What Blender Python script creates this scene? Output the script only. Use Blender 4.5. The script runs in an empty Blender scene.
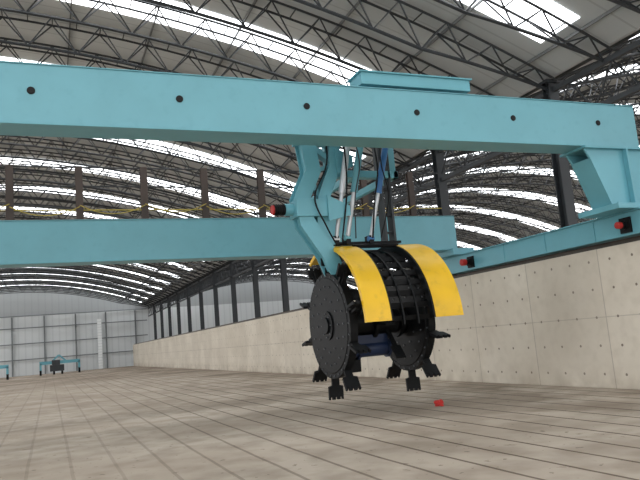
import bpy, bmesh, math, random
from mathutils import Vector, Matrix
random.seed(4)
scn=bpy.context.scene
scn.view_settings.view_transform='Standard'
COL=scn.collection
# ------------------------------------------------------------ camera
F=667.0
ex=Vector((1628,40,-667)).normalized()
ey=Vector((-270,-122,-667)).normalized()
ez=ex.cross(ey).normalized()
ey=ez.cross(ex).normalized()
R=Matrix((ex,ey,ez)).to_4x4()
cd=bpy.data.cameras.new('camera'); cam=bpy.data.objects.new('camera',cd); COL.objects.link(cam)
cd.sensor_width=36; cd.lens=F/640*36; cd.clip_end=600
cam.matrix_world=Matrix.Translation((0,0,1.6))@R
scn.camera=cam
# ------------------------------------------------------------ material helpers
class N:
    def __init__(s,name):
        s.mat=bpy.data.materials.new(name); s.mat.use_nodes=True
        s.t=s.mat.node_tree; s.b=s.t.nodes['Principled BSDF']
        tc=s.t.nodes.new('ShaderNodeTexCoord'); s.tc=tc
        s.sep=s.t.nodes.new('ShaderNodeSeparateXYZ'); s.t.links.new(tc.outputs['Object'],s.sep.inputs[0])
        mp=s.t.nodes.new('ShaderNodeMapping'); mp.inputs['Rotation'].default_value=(.5,.3,.65); mp.inputs['Location'].default_value=(3.3,7.7,5.37)
        s.t.links.new(tc.outputs['Object'],mp.inputs['Vector']); s.rot=mp.outputs[0]
    def set(s,sock,v):
        if isinstance(v,bpy.types.NodeSocket): s.t.links.new(v,sock)
        else: sock.default_value=v
    def m(s,op,a,b=0.0,c=None):
        n=s.t.nodes.new('ShaderNodeMath'); n.operation=op
        s.set(n.inputs[0],a); s.set(n.inputs[1],b)
        if c is not None: s.set(n.inputs[2],c)
        return n.outputs[0]
    def noise(s,scale,detail=4,vec=None):
        n=s.t.nodes.new('ShaderNodeTexNoise'); n.inputs['Scale'].default_value=scale; n.inputs['Detail'].default_value=detail
        s.t.links.new(vec or s.rot,n.inputs['Vector']); return n.outputs['Fac']
    def ramp(s,f,p0,p1):
        n=s.t.nodes.new('ShaderNodeMapRange'); s.set(n.inputs[0],f)
        n.inputs[1].default_value=p0; n.inputs[2].default_value=p1; return n.outputs[0]
    def mix(s,f,a,b):
        n=s.t.nodes.new('ShaderNodeMix'); n.data_type='RGBA'
        s.set(n.inputs[0],f)
        for i,v in ((6,a),(7,b)):
            if isinstance(v,tuple): n.inputs[i].default_value=v+(1,) if len(v)==3 else v
            else: s.t.links.new(v,n.inputs[i])
        return n.outputs[2]
def lin(r,g,b):
    f=lambda c:(c/255/12.92 if c/255<=.04045 else ((c/255+.055)/1.055)**2.4)
    return (f(r),f(g),f(b))
def paint(name,rgb,rough=.45,var=.18,metal=0.0,scale=1.5,dirt=None,spec=.5):
    n=N(name); c=lin(*rgb); d=tuple(x*(1-var) for x in c)
    f=n.ramp(n.noise(scale),.35,.7)
    o=n.mix(f,c,d)
    if dirt:
        o=n.mix(n.m('MULTIPLY',n.ramp(n.noise(scale*4,6),.58,.72),.4),o,lin(*dirt))
    n.t.links.new(o,n.b.inputs['Base Color'])
    n.b.inputs['Roughness'].default_value=rough; n.b.inputs['Metallic'].default_value=metal
    n.b.inputs['Specular IOR Level'].default_value=spec
    return n.mat
M_teal=paint('teal_paint',(110,171,184),.42,.08,dirt=(98,158,172))
M_teal2=paint('teal_paint_plain',(104,170,184),.4,.10)
M_yellow=paint('yellow_paint',(240,192,30),.38,.14,dirt=(190,150,40))
M_black=paint('black_paint',(14,16,18),.5,.3,spec=.22)
M_black2=paint('black_steel',(18,20,22),.55,.4,spec=.22)
M_bolt=paint('bolt_steel',(72,76,80),.4,.2)
M_blue=paint('blue_paint',(22,42,76),.45,.2)
M_blue2=paint('blue_cylinder_paint',(60,120,180),.4,.2)
M_steel=paint('bright_steel',(200,204,208),.3,.1,.5)
M_dark=paint('dark_grey_steel',(52,56,60),.55,.25)
M_lightsteel=paint('pale_grey_steel',(120,124,126),.55,.15)
M_truss=paint('truss_steel',(50,54,58),.6,.2)
M_purlin=paint('purlin_steel',(118,120,120),.6,.2)
M_rust=paint('brown_primer',(74,62,56),.6,.3)
M_red=paint('red_plastic',(190,40,34),.45,.2)
M_cable=paint('yellow_cable',(190,168,80),.6,.1)
M_hole=paint('hole_black',(14,16,18),.8,.1)
M_rail=paint('rail_steel',(96,88,80),.5,.3,.4)
# concrete wall
n=N('cast_concrete')
X,Y,Z=n.sep.outputs
base=n.mix(n.ramp(n.noise(.55,6),.35,.68),lin(220,212,197),lin(204,195,179))
base=n.mix(n.m('MULTIPLY',n.ramp(n.noise(4,6),.45,.75),.3),base,lin(182,172,155))
dy=n.m('SUBTRACT',n.m('MODULO',n.m('ADD',Y,0.3),.61),.3); dz=n.m('SUBTRACT',n.m('MODULO',Z,.62),.31)
r=n.m('SQRT',n.m('ADD',n.m('MULTIPLY',dy,dy),n.m('MULTIPLY',dz,dz)))
hole=n.m('LESS_THAN',r,.03)
jt=n.m('LESS_THAN',n.m('MODULO',n.m('ADD',Y,.9),2.44),.024); jh=n.m('LESS_THAN',n.m('ABSOLUTE',n.m('SUBTRACT',Z,1.55)),.01)
mk=n.m('MAXIMUM',n.m('MULTIPLY',n.m('MAXIMUM',jt,n.m('MULTIPLY',jh,.7)),.5),hole)
base=n.mix(n.m('MULTIPLY',mk,.85),base,lin(98,86,72))
pan=n.m('MODULO',n.m('FLOOR',n.m('DIVIDE',n.m('ADD',Y,.9),2.44)),2.0)
base=n.mix(n.m('MULTIPLY',pan,.2),base,lin(188,179,163))
st=n.m('MULTIPLY',n.ramp(Z,.6,0.0),n.ramp(n.noise(1.7,5),.35,.65))
base=n.mix(n.m('MULTIPLY',st,.5),base,lin(142,128,108))
n.t.links.new(base,n.b.inputs['Base Color']); n.b.inputs['Roughness'].default_value=.85
M_conc=n.mat
# floor
n=N('trough_floor')
X,Y,Z=n.sep.outputs
base=n.mix(n.ramp(n.noise(.4,6),.35,.66),lin(188,177,163),lin(168,156,142))
base=n.mix(n.m('MULTIPLY',n.ramp(n.noise(1.7,9),.42,.66),.5),base,lin(140,128,114))
Xs=n.m('ADD',n.m('ADD',X,200.0),n.m('MULTIPLY',n.noise(.8,3),.04))
gr=n.m('LESS_THAN',n.m('MODULO',Xs,.62),.05)
fade=n.ramp(X,1.0,5.0)
base=n.mix(n.m('MULTIPLY',gr,n.m('MULTIPLY_ADD',fade,.62,.18)),base,lin(72,60,50))
stn=n.m('MULTIPLY',n.ramp(n.noise(.33,5),.48,.58),n.ramp(X,2.0,9.0))
base=n.mix(n.m('MULTIPLY',stn,.5),base,lin(114,101,88))
dd=n.m('MULTIPLY',n.ramp(Y,40.0,60.0),n.ramp(n.noise(.2,4),.35,.6))
base=n.mix(n.m('MULTIPLY',dd,.55),base,lin(110,96,82))
deb=n.m('GREATER_THAN',n.noise(8,3),.69)
base=n.mix(n.m('MULTIPLY',deb,.5),base,lin(80,68,56))
n.t.links.new(base,n.b.inputs['Base Color']); n.b.inputs['Roughness'].default_value=.95
n.b.inputs['Specular IOR Level'].default_value=.05
M_floor=n.mat
# roof sheet
n=N('roof_sheet')
X,Y,Z=n.sep.outputs
base=n.mix(n.ramp(n.noise(.25,4),.35,.65),lin(206,209,210),lin(186,190,192))
ln=n.m('LESS_THAN',n.m('MODULO',n.m('ADD',Y,100.0),.9),.06)
base=n.mix(n.m('MULTIPLY',ln,.35),base,lin(132,136,138))
n.t.links.new(base,n.b.inputs['Base Color']); n.b.inputs['Roughness'].default_value=.6
M_roof=n.mat
n=N('wall_sheet')
X,Y,Z=n.sep.outputs
ln=n.m('LESS_THAN',n.m('MODULO',n.m('ADD',n.m('ADD',X,Y),200.0),.9),.2)
base=n.mix(n.m('MULTIPLY',ln,.3),lin(208,212,213),lin(176,181,183))
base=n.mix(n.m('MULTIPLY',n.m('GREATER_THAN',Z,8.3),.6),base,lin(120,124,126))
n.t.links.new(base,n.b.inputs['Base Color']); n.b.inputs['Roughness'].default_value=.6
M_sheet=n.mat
n=N('trim_sheet')  # pale sheet for the narrow trim strip on the end wall
ln=n.m('LESS_THAN',n.m('MODULO',n.m('ADD',n.sep.outputs[2],.0),.4),.04)
n.t.links.new(n.mix(ln,lin(235,238,238),lin(190,194,196)),n.b.inputs['Base Color']); M_trim=n.mat
n=N('skylight_panel')
base=n.mix(n.ramp(n.noise(.8,3),.3,.7),(1,1,1),(.85,.9,.95))
n.t.links.new(base,n.b.inputs['Base Color']); n.t.links.new(base,n.b.inputs['Emission Color'])
n.b.inputs['Emission Strength'].default_value=4.3
M_sky=n.mat
# ------------------------------------------------------------ mesh helpers
def mkobj(name,bm,mat,parent=None,smooth=False,bevel=0.0,label=None,cat=None,**kw):
    me=bpy.data.meshes.new(name); bmesh.ops.recalc_face_normals(bm,faces=bm.faces)
    bm.to_mesh(me); bm.free()
    mats=mat if isinstance(mat,(list,tuple)) else [mat]
    for m_ in mats: me.materials.append(m_)
    if smooth:
        for p in me.polygons: p.use_smooth=True
    ob=bpy.data.objects.new(name,me); COL.objects.link(ob)
    if smooth:
        md=ob.modifiers.new('es','EDGE_SPLIT'); md.split_angle=math.radians(35)
    if bevel>0:
        md=ob.modifiers.new('bv','BEVEL'); md.width=bevel; md.segments=2; md.limit_method='ANGLE'
    if parent: ob.parent=parent
    if label: ob['label']=label
    if cat: ob['category']=cat
    for k,v in kw.items(): ob[k]=v
    return ob
def empty(name,loc,label,cat,**kw):
    ob=bpy.data.objects.new(name,None); ob.location=loc; COL.objects.link(ob); ob.empty_display_size=.3
    ob['label']=label; ob['category']=cat
    for k,v in kw.items(): ob[k]=v
    return ob
OFF=Vector((0,0,0))
def setoff(v):
    global OFF; OFF=Vector(v)
def P(x,y,z): return Vector((x,y,z))-OFF
def abox(bm,x0,x1,y0,y1,z0,z1,mi=0):
    vs=[bm.verts.new(P(x,y,z)) for z in (z0,z1) for y in (y0,y1) for x in (x0,x1)]
    for f in ((0,1,3,2),(4,6,7,5),(0,4,5,1),(2,3,7,6),(0,2,6,4),(1,5,7,3)):
        bm.faces.new([vs[i] for i in f]).material_index=mi
def tube(bm,p,q,r,nseg=8,mi=0,r2=None):
    p=Vector(p)-OFF; q=Vector(q)-OFF; d=(q-p); 
    if d.length<1e-6: return
    d.normalize(); a=d.orthogonal().normalized(); b=d.cross(a)
    r2=r if r2 is None else r2
    A=[bm.verts.new(p+(a*math.cos(t)+b*math.sin(t))*r) for t in [2*math.pi*i/nseg for i in range(nseg)]]
    B=[bm.verts.new(q+(a*math.cos(t)+b*math.sin(t))*r2) for t in [2*math.pi*i/nseg for i in range(nseg)]]
    for i in range(nseg):
        j=(i+1)%nseg; bm.faces.new((A[i],A[j],B[j],B[i])).material_index=mi
    bm.faces.new(A[::-1]).material_index=mi; bm.faces.new(B).material_index=mi
def prism_x(bm,pts,x0,x1,mi=0):
    A=[bm.verts.new(P(x0,y,z)) for y,z in pts]; B=[bm.verts.new(P(x1,y,z)) for y,z in pts]
    k=len(pts)
    for i in range(k):
        j=(i+1)%k; bm.faces.new((A[i],A[j],B[j],B[i])).material_index=mi
    bm.faces.new(A[::-1]).material_index=mi; bm.faces.new(B).material_index=mi
def prism_y(bm,pts,y0,y1,mi=0):
    A=[bm.verts.new(P(x,y0,z)) for x,z in pts]; B=[bm.verts.new(P(x,y1,z)) for x,z in pts]
    k=len(pts)
    for i in range(k):
        j=(i+1)%k; bm.faces.new((A[i],A[j],B[j],B[i])).material_index=mi
    bm.faces.new(A[::-1]).material_index=mi; bm.faces.new(B).material_index=mi
def beam_between(bm,p,q,w,h,mi=0):
    p=Vector(p)-OFF; q=Vector(q)-OFF; d=(q-p).normalized()
    side=Vector((1,0,0)) if abs(d.x)<.8 else Vector((0,1,0))
    s=(side-d*side.dot(d)).normalized(); u=d.cross(s)
    vs=[]
    for c in (p,q):
        for a,b in ((-1,-1),(1,-1),(1,1),(-1,1)):
            vs.append(bm.verts.new(c+s*a*w/2+u*b*h/2))
    for f in ((0,1,2,3),(4,7,6,5),(0,4,5,1),(1,5,6,2),(2,6,7,3),(3,7,4,0)):
        bm.faces.new([vs[i] for i in f]).material_index=mi
# ------------------------------------------------------------ setting
WX=11.3; WH=3.05; YE=103.8
CX=14.0; EAVE=8.7; RISE=3.9; HALF=18.0
BAY=6.35; Y0=14.9
def zroof(x,xc): return EAVE+RISE*(1-((x-xc)/HALF)**2)
setoff((0,0,0))
bm=bmesh.new(); abox(bm,-22.5,50.5,-6,YE+.3,-.3,0)
mkobj('floor',bm,M_floor,kind='structure')
bm=bmesh.new(); abox(bm,-60,-22.5,-40,YE+40,-.4,-.05); abox(bm,-22.5,60,-60,-6,-.4,-.05)
g=mkobj('ground',bm,paint('outdoor_ground',(200,192,178),.9,.2),kind='structure')
bm=bmesh.new(); abox(bm,WX,WX+.45,3.0,YE-2,0,WH)
mkobj('wall_trough',bm,M_conc,kind='structure',bevel=.015)
bm=bmesh.new()
pts=[(-22,0),(50,0)]
for xc in (32,-4):
    for i in range(0,25):
        x=xc+HALF-2*HALF*i/24; pts.append((x,zroof(x,xc)+.02))
pp=[]
for p_ in pts:
    if not pp or (abs(pp[-1][0]-p_[0])+abs(pp[-1][1]-p_[1]))>1e-3: pp.append(p_)
prism_y(bm,pp,YE,YE+.15); mkobj('wall_back',bm,M_sheet,kind='structure')
bm=bmesh.new(); abox(bm,50,50.15,-4,YE,0,EAVE); mkobj('wall_right',bm,M_sheet,kind='structure')
# gable posts and girts
bm=bmesh.new(); abox(bm,-.09,.09,-.3,-.02,0,8.2)
gp=mkobj('gable_post',bm,M_lightsteel,label='grey steel post standing against the end wall',cat='column',group='end wall posts')
gp.location=(-9,YE,0)
for i in range(1,6):
    c=gp.copy(); c.location=(-9+4.2*i,YE,0); COL.objects.link(c)
for i,z in enumerate((2.2,4.4,6.6,8.3)):
    bm=bmesh.new(); abox(bm,-21,13.7,YE-.42,YE-.3,z-.07,z+.07)
    mkobj('wall_girt',bm,M_lightsteel,label='horizontal steel rail across the end wall',cat='steel beam',group='end wall girts')
# ceilings
for xc in (-4,32):
    bm=bmesh.new(); K=36
    rows=[]
    for i in range(K+1):
        x=xc-HALF+2*HALF*i/K; z=zroof(x,xc)
        rows.append([bm.verts.new((x,-4.2,z)),bm.verts.new((x,YE+.2,z)),bm.verts.new((x,YE+.2,z+.1)),bm.verts.new((x,-4.2,z+.1))])
    for i in range(K):
        a,b=rows[i],rows[i+1]
        for j in range(4):
            k=(j+1)%4; bm.faces.new((a[j],b[j],b[k],a[k]))
    bm.faces.new(rows[0]); bm.faces.new(rows[-1][::-1])
    mkobj('ceiling',bm,M_roof,smooth=True,kind='structure')
# skylights
wn=0
for k in range(-3,14):
    y=Y0+BAY*k
    for xc in (-4,32):
        wn+=1
        bm=bmesh.new(); rows=[]
        ya=y+BAY*.58; yb=ya+1.5
        x0,x1=xc-HALF+1.2,xc+HALF-1.2
        for i in range(25):
            x=x0+(x1-x0)*i/24; z=zroof(x,xc)-.03
            rows.append([bm.verts.new((x,ya,z)),bm.verts.new((x,yb,z)),bm.verts.new((x,yb,z+.025)),bm.verts.new((x,ya,z+.025))])
        for i in range(24):
            a,b=rows[i],rows[i+1]
            for j in range(4):
                kk=(j+1)%4; bm.faces.new((a[j],b[j],b[kk],a[kk]))
        bm.faces.new(rows[0]); bm.faces.new(rows[-1][::-1])
        mkobj('window_%d'%wn,bm,M_sky,kind='structure')
# trusses
for xc in (-4,32):
    bm=bmesh.new(); K=50; rt=[];rb=[]
    for i in range(K+1):
        x=xc-HALF+2*HALF*i/K; u=(x-xc)/HALF
        zt=zroof(x,xc)-.16; dep=.95*min(1,(1-abs(u))*3.2+.22)
        rt.append([Vector((x,s,zt)) for s in (-.3,.3)])
        rb.append(Vector((x,0,zt-dep)))
    for i in range(K):
        for s in (0,1): tube(bm,rt[i][s],rt[i+1][s],.038,5)
        tube(bm,rb[i],rb[i+1],.052,5)
        for s in (0,1):
            if i%2==0: tube(bm,rb[i],rt[i+1][s],.024,4)
            else: tube(bm,rt[i][s],rb[i+1],.024,4)
        tube(bm,rt[i][0],rt[i][1],.02,4)
    o=mkobj('roof_truss',bm,M_truss,label='dark grey curved tubular steel roof truss spanning the hall',cat='roof truss',group='arched roof trusses')
    o.location=(0,Y0+BAY*-3,0)
    for k in range(-8,42):
        c=o.copy(); c.location=(0,Y0+BAY*k/3,0); COL.objects.link(c)
# purlins
for xc in (-4,32):
    bm=bmesh.new(); abox(bm,-.02,.02,-4,YE,-.10,-.01)
    o=mkobj('roof_purlin',bm,M_purlin,label='grey steel purlin under the roof sheets',cat='purlin',group='roof purlins')
    x=xc-HALF+.8; o.location=(x,0,zroof(x,xc))
    for i in range(1,15):
        c=o.copy(); x=xc-HALF+.8+2.45*i; c.location=(x,0,zroof(x,xc)); COL.objects.link(c)
# columns
CH=EAVE-.2
bm=bmesh.new()
abox(bm,-.17,.17,-.16,-.13,0,CH); abox(bm,-.17,.17,.13,.16,0,CH); abox(bm,-.02,.02,-.13,.13,0,CH)
abox(bm,-.3,.3,-.25,.25,0,.04); abox(bm,-.3,.3,-.25,.25,CH,CH+.08)
col=mkobj('hall_column',bm,M_dark,label='dark grey steel section column holding the roof',cat='column',group='hall columns')
col.location=(CX,Y0-BAY,0)
for k in range(0,14):
    c=col.copy(); c.location=(CX,Y0+BAY*k,0); COL.objects.link(c)
for (zz,nm) in ((CH-.2,'eaves_beam'),(7.2,'eaves_beam')):
    bm=bmesh.new(); abox(bm,CX-.06,CX+.06,Y0-BAY,YE,zz-.07,zz+.07)
    mkobj(nm,bm,M_dark,label='long grey steel tie beam between hall columns',cat='steel beam',group='column tie beams')
bm=bmesh.new()
for k in range(-1,14):
    y=Y0+BAY*k
    for q in range(4):
        a=y+BAY*q/4; b_=y+BAY*(q+.5)/4; c_=y+BAY*(q+1)/4
        tube(bm,(CX,a,7.22),(CX,b_,CH-.25),.028,5); tube(bm,(CX,b_,CH-.25),(CX,c_,7.22),.028,5)
mkobj('column_bracing',bm,M_truss,label='zigzag grey steel bracing between the column tie beams',cat='bracing')
# rail on wall
bm=bmesh.new()
prism_y(bm,[(WX+.12,WH),(WX+.32,WH),(WX+.32,WH+.02),(WX+.24,WH+.03),(WX+.24,WH+.09),(WX+.26,WH+.12),(WX+.18,WH+.12),(WX+.20,WH+.09),(WX+.20,WH+.03),(WX+.12,WH+.02)],3.2,YE-2.2)
mkobj('crane_rail',bm,M_rail,label='steel rail lying along the top of the concrete wall',cat='rail')
# ------------------------------------------------------------ bridge
setoff((0,0,0))
bridge=empty('bridge_gantry',(WX+.2,13.5,WH+.12),'light teal double girder bridge spanning the trough on end carriages','gantry bridge')
OFFB=Vector(bridge.location); setoff(OFFB)
GX0=-16; GX1=11.8
GB=5.07
def girder(name,y0,y1,z0,z1,xs,zh,label,r=.055):
    bm=bmesh.new()
    abox(bm,GX0,GX1,y0,y1,z0,z1)
    abox(bm,GX0,GX1,y0-.02,y1+.02,z0-.02,z0); abox(bm,GX0,GX1,y0-.02,y1+.02,z1,z1+.02)
    g=mkobj(name,bm,M_teal,bridge,bevel=.008,label=label)
    for x in xs:
        bm=bmesh.new()
        tube(bm,(x,y0-.012,zh),(x,y0+.01,zh),r,20,0)
        tube(bm,(x,y0-.016,zh),(x,y0-.011,zh),r*.75,20,0)
        mkobj('access_hole',bm,M_hole,g,smooth=False,label='round dark access hole')
    return g
xs=[-.165-2.18*i for i in range(6,0,-1)]+[-.165+2.18*i for i in range(0,6)]
girder('front_girder',10.2,10.75,GB,5.98,xs,5.57,'light teal welded box girder with round holes',.058)
GX1=11.2
girder('rear_girder',16.5,17.05,3.87,4.85,[],4.4,'light teal rear box girder')
bm=bmesh.new()
abox(bm,GX0,GX1-.3,16.72,16.80,4.875,4.93)
mkobj('trolley_rail',bm,M_rail,bridge)
# end carriage
CT=3.66
bm=bmesh.new()
abox(bm,11.20,11.70,9.3,17.6,3.185,CT)
abox(bm,11.15,11.75,9.3,17.6,CT,CT+.03)
for y in (11.2,12.8,14.4): abox(bm,11.18,11.72,y-.015,y+.015,3.2,CT)
car=mkobj('end_carriage',bm,M_teal2,bridge,bevel=.01)
bm=bmesh.new(); abox(bm,10.9,11.62,16.3,17.2,CT+.03,3.87); prism_y(bm,[(10.75,4.6),(10.8,3.87),(11.3,3.87),(11.3,4.6)],17.07,17.1)
mkobj('girder_seat',bm,M_teal2,bridge)
for y in (9.8,17.2):
    bm=bmesh.new(); tube(bm,(WX+.14,y,3.36),(WX+.30,y,3.36),.18,24)
    tube(bm,(WX+.10,y,3.36),(WX+.14,y,3.36),.185,24)
    mkobj('travel_wheel',bm,M_black2,car,smooth=True)
for y,s in ((10.3,.6),(15.9,.8)):
    bm=bmesh.new()
    abox(bm,11.15,11.20,y-.14,y+.14,3.24,3.56,0)
    x0=11.15
    tube(bm,(x0,y,3.40),(x0-.08*s,y,3.40),.15*s,20,0); tube(bm,(x0-.08*s,y,3.40),(x0-.2*s,y,3.40),.10*s,20,0)
    tube(bm,(x0-.2*s,y,3.40),(x0-.36*s,y,3.40),.12*s,20,1); tube(bm,(x0-.36*s,y,3.40),(x0-.38*s,y,3.40),.12*s,20,1,r2=.08*s)
    mkobj('travel_buffer',bm,[M_black2,M_red],car,smooth=True,label='black mount with red buffer')
# support leg tapering
LB=CT+.14; LT=GB-.022
bm=bmesh.new()
prof=[(10.22,LT),(11.86,LT),(11.86,LT-.2),(11.84,LB),(10.80,LB),(10.38,LT-.24)]
prism_y(bm,prof,10.20,10.25); prism_y(bm,prof,10.70,10.75)
prism_y(bm,[(10.38,LT-.24),(10.43,LT-.24),(10.85,LB),(10.80,LB)],10.25,10.70)
prism_y(bm,[(11.79,LB),(11.84,LB),(11.86,LT-.2),(11.81,LT-.2)],10.25,10.70)
abox(bm,10.20,11.90,10.10,10.85,LT-.05,LT)
abox(bm,10.64,11.90,9.90,11.02,CT+.03,LB)
prism_y(bm,[(11.28,LT-.05),(11.32,LT-.05),(11.35,LB),(11.31,LB)],10.08,10.20)
for x in (10.75,11.8):
    for y in (10.0,10.92): tube(bm,(x,y,LB),(x,y,LB+.04),.025,6)
mkobj('support_leg',bm,M_teal2,bridge,bevel=.006,label='tapered teal box leg between girder and carriage')
# posts
for i in range(-6,8):
    x=.0915*17.0*(i)+.045*17.0
    if x>11.2: continue
    bm=bmesh.new()
    abox(bm,x-.085,x+.085,16.90,16.92,4.875,6.3); abox(bm,x-.085,x+.085,17.02,17.04,4.875,6.3); abox(bm,x-.01,x+.01,16.92,17.02,4.875,6.3)
    abox(bm,x-.12,x+.12,16.85,17.05,4.875,4.89)
    mkobj('cable_post',bm,M_rust,bridge,label='short dark brown steel post')
for (zz,r) in ((6.28,.02),(5.8,.02),(5.2,.015)):
    bm=bmesh.new(); tube(bm,(-9,16.97,zz),(11.1,16.97,zz),r,6); mkobj('guide_wire',bm,M_cable if zz<5.5 else M_dark,bridge)
bm=bmesh.new()
for i in range(-6,7):
    xa=.0915*17*i+.765; xb=xa+.0915*17
    if xb>11.2: break
    prev=None
    for j in range(11):
        t=j/10; p=(xa+(xb-xa)*t,16.85,5.3-.22*4*t*(1-t)+.04*math.sin(i*2.1))
        if prev: tube(bm,prev,p,.012,5)
        prev=p
mkobj('festoon_cable',bm,M_cable,bridge,label='thin yellow sagging power cable')
# ------------------------------------------------------------ trolley + wheel
WC=Vector((6.4,13.0,1.86)); XA=5.50; XB=7.26
tro=empty('turning_wheel_trolley',(6.4,13.0,.3),'teal trolley carrying twin black paddle wheels under a yellow hood','compost turner')
setoff(tro.location)
bm=bmesh.new()
abox(bm,5.32,7.66,10.24,10.74,6.08,6.30); abox(bm,5.28,7.70,10.2,10.78,6.30,6.33)
for x in (5.7,7.2): tube(bm,(x,10.4,6.11),(x,10.56,6.11),.11,20)
abox(bm,5.7,5.9,10.74,13.2,6.08,6.28); abox(bm,7.2,7.4,10.74,13.2,6.08,6.28)
abox(bm,5.7,5.9,13.0,13.2,5.2,6.06); abox(bm,7.2,7.4,13.0,13.2,5.2,6.06)
abox(bm,6.3,6.42,12.9,16.9,5.04,5.2); abox(bm,7.28,7.4,12.9,16.9,5.04,5.2)
abox(bm,5.7,7.4,12.9,13.1,5.04,5.2)
for x in (6.36,7.34): tube(bm,(x,16.7,5.05),(x,16.84,5.05),.11,20)
mkobj('trolley_frame',bm,M_teal2,tro,bevel=.01)
def path_plates(bm,pts,w,ya,yb,th):
    def ol(w_):
        L=[];Rr=[]
        for i,(x,z) in enumerate(pts):
            a=Vector(pts[max(0,i-1)]); b=Vector(pts[min(len(pts)-1,i+1)]); d=(b-a).normalized(); nrm=Vector((-d.y,d.x))
            L.append((x+nrm.x*w_,z+nrm.y*w_)); Rr.append((x-nrm.x*w_,z-nrm.y*w_))
        return L+Rr[::-1]
    prism_y(bm,ol(w),ya,ya+th); prism_y(bm,ol(w),yb-th,yb); prism_y(bm,ol(w*.6),ya+th,yb-th)
bm=bmesh.new()
path_plates(bm,[(5.12,5.95),(5.22,5.1),(4.92,4.5),(5.0,4.0),(5.42,3.35),(5.66,2.75)],.17,12.62,12.98,.03)
beam_between(bm,(5.64,12.85,3.0),(5.70,12.95,1.95),.14,.18)
mkobj('lifting_arm',bm,M_teal2,tro,label='angular teal plated arm reaching behind the wheel')
bm=bmesh.new()
path_plates(bm,[(5.80,5.95),(5.74,5.2),(5.44,4.55),(5.36,3.95),(5.48,3.5)],.13,12.68,12.94,.025)
mkobj('lifting_arm',bm,M_teal2,tro)
bm=bmesh.new()
abox(bm,4.92,5.98,12.6,13.0,5.72,5.98); abox(bm,4.95,6.0,12.5,13.1,5.98,6.07)
beam_between(bm,(5.15,12.8,5.75),(5.75,12.8,5.30),.2,.11)
beam_between(bm,(5.75,12.8,5.30),(5.15,12.8,5.05),.1,.08)
beam_between(bm,(5.15,12.8,5.05),(5.45,12.8,4.40),.1,.10)
abox(bm,4.76,5.60,12.56,13.02,4.12,4.48)
beam_between(bm,(5.0,12.8,4.2),(5.38,12.8,3.7),.1,.08)
mkobj('arm_bracket',bm,M_teal2,tro,bevel=.004)
for pr_,ya in (([(5.76,5.62),(6.16,5.45),(6.16,5.22),(5.78,5.05)],12.63),([(5.44,4.55),(5.94,4.32),(5.94,4.12),(5.44,4.0)],12.51)):
    bm=bmesh.new(); prism_y(bm,pr_,ya,ya+.05); mkobj('gusset_plate',bm,M_teal2,tro)
def hose(pts,r,mat):
    bm=bmesh.new(); pts=[Vector(p) for p in pts]
    def cr(p0,p1,p2,p3,t): return .5*((2*p1)+(-p0+p2)*t+(2*p0-5*p1+4*p2-p3)*t*t+(-p0+3*p1-3*p2+p3)*t**3)
    pr=None
    for i in range(len(pts)-1):
        p0=pts[max(0,i-1)];p1=pts[i];p2=pts[i+1];p3=pts[min(len(pts)-1,i+2)]
        for j in range(7):
            c=cr(p0,p1,p2,p3,j/6)
            if pr is not None and (c-pr).length>1e-4: tube(bm,pr,c,r,7)
            pr=c
    return mkobj('hydraulic_hose',bm,mat,tro,smooth=True)
hose([(5.5,12.5,5.9),(5.46,12.45,5.2),(5.15,12.5,4.5),(5.35,12.5,3.9),(5.6,12.6,3.5)],.018,M_black)
hose([(5.9,12.5,5.9),(5.88,12.4,5.2),(5.85,12.45,4.5),(5.72,12.55,3.65)],.018,M_black)
hose([(6.6,12.5,5.9),(6.62,12.4,5.1),(6.5,12.45,4.4),(6.5,12.7,3.65)],.018,M_black)
hose([(6.15,12.5,5.9),(6.2,12.4,5.2),(6.05,12.45,4.5),(6.1,12.7,3.65)],.014,M_dark)
hose([(6.8,12.5,5.9),(6.72,12.4,5.2),(6.85,12.45,4.5),(6.7,12.7,3.65)],.014,M_black)
bm=bmesh.new()
for xa in (6.93,7.14):
    prism_x(bm,[(12.9,5.9),(13.15,5.9),(13.15,3.6),(12.9,3.6)],xa,xa+.05)
for z in (5.4,4.8,4.2,3.8): tube(bm,(6.95,13.0,z),(7.18,13.0,z),.03,8)
mkobj('hanger_frame',bm,M_dark,tro)
bm=bmesh.new()
tube(bm,(4.8,12.82,4.3),(4.58,12.82,4.3),.13,20,0)
tube(bm,(4.58,12.82,4.3),(4.34,12.82,4.3),.10,20,1)
for i in range(5): tube(bm,(4.56-.05*i,12.82,4.3),(4.54-.05*i,12.82,4.3),.12,20,1)
tube(bm,(4.34,12.82,4.3),(4.30,12.82,4.3),.10,20,2)
mkobj('swing_motor',bm,[M_teal2,M_black2,M_red],tro,smooth=True,label='teal gearbox with black motor and red cap')
def cyl(p,q,mat1,r=.07):
    p=Vector(p);q=Vector(q);m_=p.lerp(q,.55)
    bm=bmesh.new(); tube(bm,p,m_,r,14,0); tube(bm,m_,m_.lerp(q,.04),r*1.15,14,0); tube(bm,m_,q,r*.65,12,1)
    tube(bm,p+Vector((-.08,0,0)),p+Vector((.08,0,0)),r*.9,12,0); tube(bm,q+Vector((-.07,0,0)),q+Vector((.07,0,0)),r*.8,12,0)
    return mkobj('hydraulic_cylinder',bm,[mat1,M_steel],tro,smooth=True)
cyl((6.02,12.4,5.9),(5.68,12.8,3.65),M_steel,.07)
cyl((6.33,12.4,5.9),(5.95,12.8,3.68),M_teal2,.075)
cyl((6.95,12.4,5.9),(6.50,12.8,3.65),M_blue2,.07)
bm=bmesh.new()
abox(bm,5.5,7.3,12.9,13.15,3.56,3.61)
for x in (5.68,5.95,6.50): abox(bm,x-.05,x+.05,12.75,13.0,3.54,3.72)
mkobj('hood_beam',bm,M_black2,tro)
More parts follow.
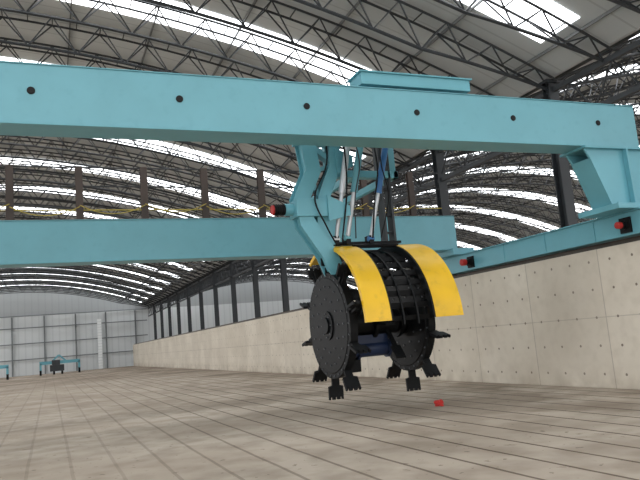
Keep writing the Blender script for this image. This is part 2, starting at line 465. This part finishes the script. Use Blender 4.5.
# hood bands
Rh=1.80; HC=(13.17,1.74)
def arcpt(R_,th): return (HC[0]-R_*math.sin(th),HC[1]+R_*math.cos(th))
def band(x0,x1,a0,a1,R0,th,mat,name,flange=.2,lab=None):
    bm=bmesh.new(); K=36
    def shell(xa,xb,ra,rb):
        rows=[]
        for i in range(K+1):
            t=math.radians(a0+(a1-a0)*i/K); r_=[]
            for (x,rr) in ((xa,ra),(xb,ra),(xb,rb),(xa,rb)):
                y,z=arcpt(rr,t); r_.append(bm.verts.new(P(x,y,z)))
            rows.append(r_)
        for i in range(K):
            a,b=rows[i],rows[i+1]
            for j in range(4):
                k=(j+1)%4; bm.faces.new((a[j],a[k],b[k],b[j]))
        bm.faces.new(rows[0]); bm.faces.new(rows[-1][::-1])
    shell(x0,x1,R0-th,R0)
    if flange:
        shell(x0,x0+.03,R0-flange,R0-th); shell(x1-.03,x1,R0-flange,R0-th)
    return mkobj(name,bm,mat,tro,smooth=True,label=lab)
band(5.52,6.06,-30,87,Rh,.03,M_yellow,'hood_panel',.08,'curved yellow hood panel')
band(7.04,7.68,-30,87,Rh,.03,M_yellow,'hood_panel',.0,'curved yellow hood panel')
band(6.06,6.10,-30,87,Rh-.01,.22,M_black,'hood_edge',0)
band(7.00,7.04,-30,87,Rh-.01,.14,M_black,'hood_edge',0)
for xx in (6.38,6.7):
    band(xx,xx+.035,-28,90,Rh-.12,.05,M_black,'hood_rib',0)
setoff(tro.location)
for a in [-24+9.0*i for i in range(13)]:
    bm=bmesh.new()
    t=math.radians(a); t2=math.radians(a+3.0)
    y,z=arcpt(Rh-.14,t); y2,z2=arcpt(Rh-.2,t2); y3,z3=arcpt(Rh-.23,t2); y4,z4=arcpt(Rh-.17,t)
    prism_x(bm,[(y,z),(y2,z2),(y3,z3),(y4,z4)],6.10,7.02)
    mkobj('cross_slat',bm,M_black2,tro)
for a in (-15,15): 
    bm=bmesh.new()
    y,z=arcpt(Rh+.0,math.radians(a)); tube(bm,(6.0,y,z),(7.08,y,z),.045,8)
    mkobj('hood_crossbar',bm,M_black,tro,smooth=True)
# shaft & drum
bm=bmesh.new()
tube(bm,(XA+.05,WC.y,WC.z),(XB-.05,WC.y,WC.z),.26,32)
for x in (5.75,6.4,7.0): tube(bm,(x-.04,WC.y,WC.z),(x+.04,WC.y,WC.z),.36,32)
mkobj('wheel_shaft',bm,M_black,tro,smooth=True,label='black drum shaft between the wheels')
for i in range(8):
    bm=bmesh.new()
    t=2*math.pi*(i+.1)/8; x=(6.0,6.35,6.7)[i%3]
    rad=Vector((0,math.cos(t),math.sin(t))); a=WC+rad*.25; b=WC+rad*.90; a.x=b.x=x
    beam_between(bm,a,b,.08,.06); beam_between(bm,b-rad*.2,b+rad*.12,.22,.04)
    mkobj('inner_blade',bm,M_black2,tro,label='black blade arm on the shaft')
bm=bmesh.new()
tube(bm,(5.66,13.0,1.30),(6.75,13.0,1.30),.16,28); tube(bm,(6.0,13.0,1.30),(6.05,13.0,1.30),.2,28); tube(bm,(6.7,13.0,1.30),(6.76,13.0,1.30),.2,28)
abox(bm,6.0,6.7,12.85,13.1,1.42,1.6)
mkobj('drive_drum',bm,M_blue,tro,smooth=True,label='dark blue wheel drive')
# discs
def disc(x,face):
    setoff(tro.location)
    bm=bmesh.new()
    c=lambda xx:(xx,WC.y,WC.z)
    tube(bm,c(x-.08),c(x+.08),1.10,40)
    tube(bm,c(x-.095),c(x-.08),.98,40,r2=1.0); tube(bm,c(x+.08),c(x+.1),1.0,40,r2=.98)
    tube(bm,c(x-.125),c(x-.09),.30,36); tube(bm,c(x-.17),c(x-.125),.17,28)
    tube(bm,c(x+.09),c(x+.16),.30,36)
    for R_,nn,rr in ((1.045,30,.018),(.82,20,.02),(.55,12,.02),(.24,8,.016)):
        for i in range(nn):
            t=2*math.pi*i/nn; y=WC.y+R_*math.cos(t); z=WC.z+R_*math.sin(t)
            xo=x-.08 if R_>1.02 else (x-.095 if R_>.3 else x-.125)
            tube(bm,(xo-.02,y,z),(xo,y,z),rr,6,1)
    nP=10
    d=mkobj('paddle_wheel',bm,[M_black,M_bolt],tro,smooth=False,label='black bolted steel disc with paddles')
    for i in range(nP):
        t=math.radians(-90+ (4 if not face else -2))+2*math.pi*i/nP
        rad=Vector((0,math.cos(t),math.sin(t))); tan=Vector((0,-math.sin(t),math.cos(t)))
        bm=bmesh.new()
        w=.16; T=1.53
        ol=[(-w*.5,1.05),(w*.5,1.05),(w*.5,1.24),(w,1.26),(w,T)]
        for q in range(3):
            xa=w-2*w*(q+.35)/3; xb_=w-2*w*(q+.65)/3
            ol+=[(xa+.005,T),(xa,T-.05),(xb_,T-.05),(xb_-.005,T)]
        ol+=[(-w,T),(-w,1.26),(-w*.5,1.24)]
        A=[];B=[]
        for (px,pr) in ol:
            b=WC+rad*pr; 
            A.append(bm.verts.new(Vector((x+px,b.y,b.z))+tan*.028-OFF)); B.append(bm.verts.new(Vector((x+px,b.y,b.z))-tan*.028-OFF))
        k=len(ol)
        for q in range(k):
            q2=(q+1)%k; bm.faces.new((A[q],A[q2],B[q2],B[q]))
        bm.faces.new(A); bm.faces.new(B[::-1])
        b0=WC+rad*1.08; b1=WC+rad*1.36
        beam_between(bm,Vector((x,b0.y,b0.z))+tan*.05,Vector((x,b1.y,b1.z))+tan*.04,.08,.08)
        mkobj('paddle',bm,M_black2,d,label='notched rectangular black steel paddle')
    return d
disc(XA,0); disc(XB,1)
# ------------------------------------------------------------ small distant machines & scrap
def farm(loc,mat,lab,wide):
    setoff((0,0,0))
    e=empty('loader_machine',loc,lab,'machine')
    w=wide
    bm=bmesh.new()
    abox(bm,-w,w,-.2,.2,1.3,1.7); abox(bm,-w,-w+.25,-.2,.2,.3,1.5); abox(bm,w-.25,w,-.2,.2,.3,1.5)
    beam_between(bm,(-w*.4,0,1.6),(-w*.05,0,2.4),.2,.2); beam_between(bm,(w*.3,0,1.6),(-w*.05,0,2.4),.2,.2)
    mkobj('frame',bm,mat,e)
    bm=bmesh.new(); abox(bm,-w*.5,w*.2,-.5,.5,.4,1.2); abox(bm,-w*.4,w*.0,-.4,.4,1.2,1.8)
    mkobj('engine_body',bm,M_dark,e,bevel=.05)
    for x in (-w+.12,w-.12,-w*.3,w*.1):
        bm=bmesh.new(); tube(bm,(x-.12,0,.35),(x+.12,0,.35),.35,16); mkobj('wheel',bm,M_black2,e,smooth=True)
    return e
farm((1.2,92,0),M_teal2,'distant teal machine frame with dark body on the trough floor',2.4)
farm((-6.0,86,0),M_teal2,'distant teal machine partly visible near the end wall',1.6)
bm=bmesh.new()
bmesh.ops.create_icosphere(bm,subdivisions=3,radius=.09)
for v in bm.verts:
    a=math.atan2(v.co.y,v.co.x)
    v.co*=1+.3*math.sin(a*3)+.25*math.sin(v.co.z*60+a*2); v.co.z=max(-.04,v.co.z*.9)
mz=min(v.co.z for v in bm.verts)
o=mkobj('plastic_scrap',bm,M_red,label='crumpled red plastic scrap on the floor',cat='plastic scrap')
o.location=(7.56,12.45,-mz)
bm=bmesh.new(); abox(bm,6.55,7.15,YE-.46,YE-.43,0,7.2)
mkobj('wall_trim_1',bm,M_trim,kind='structure')  # tall bright trim strip against the end wall, not a door
# ------------------------------------------------------------ light
w=bpy.data.worlds.new('world'); scn.world=w; w.use_nodes=True
bg=w.node_tree.nodes['Background']; bg.inputs[0].default_value=(.98,.98,1,1); bg.inputs[1].default_value=2.15
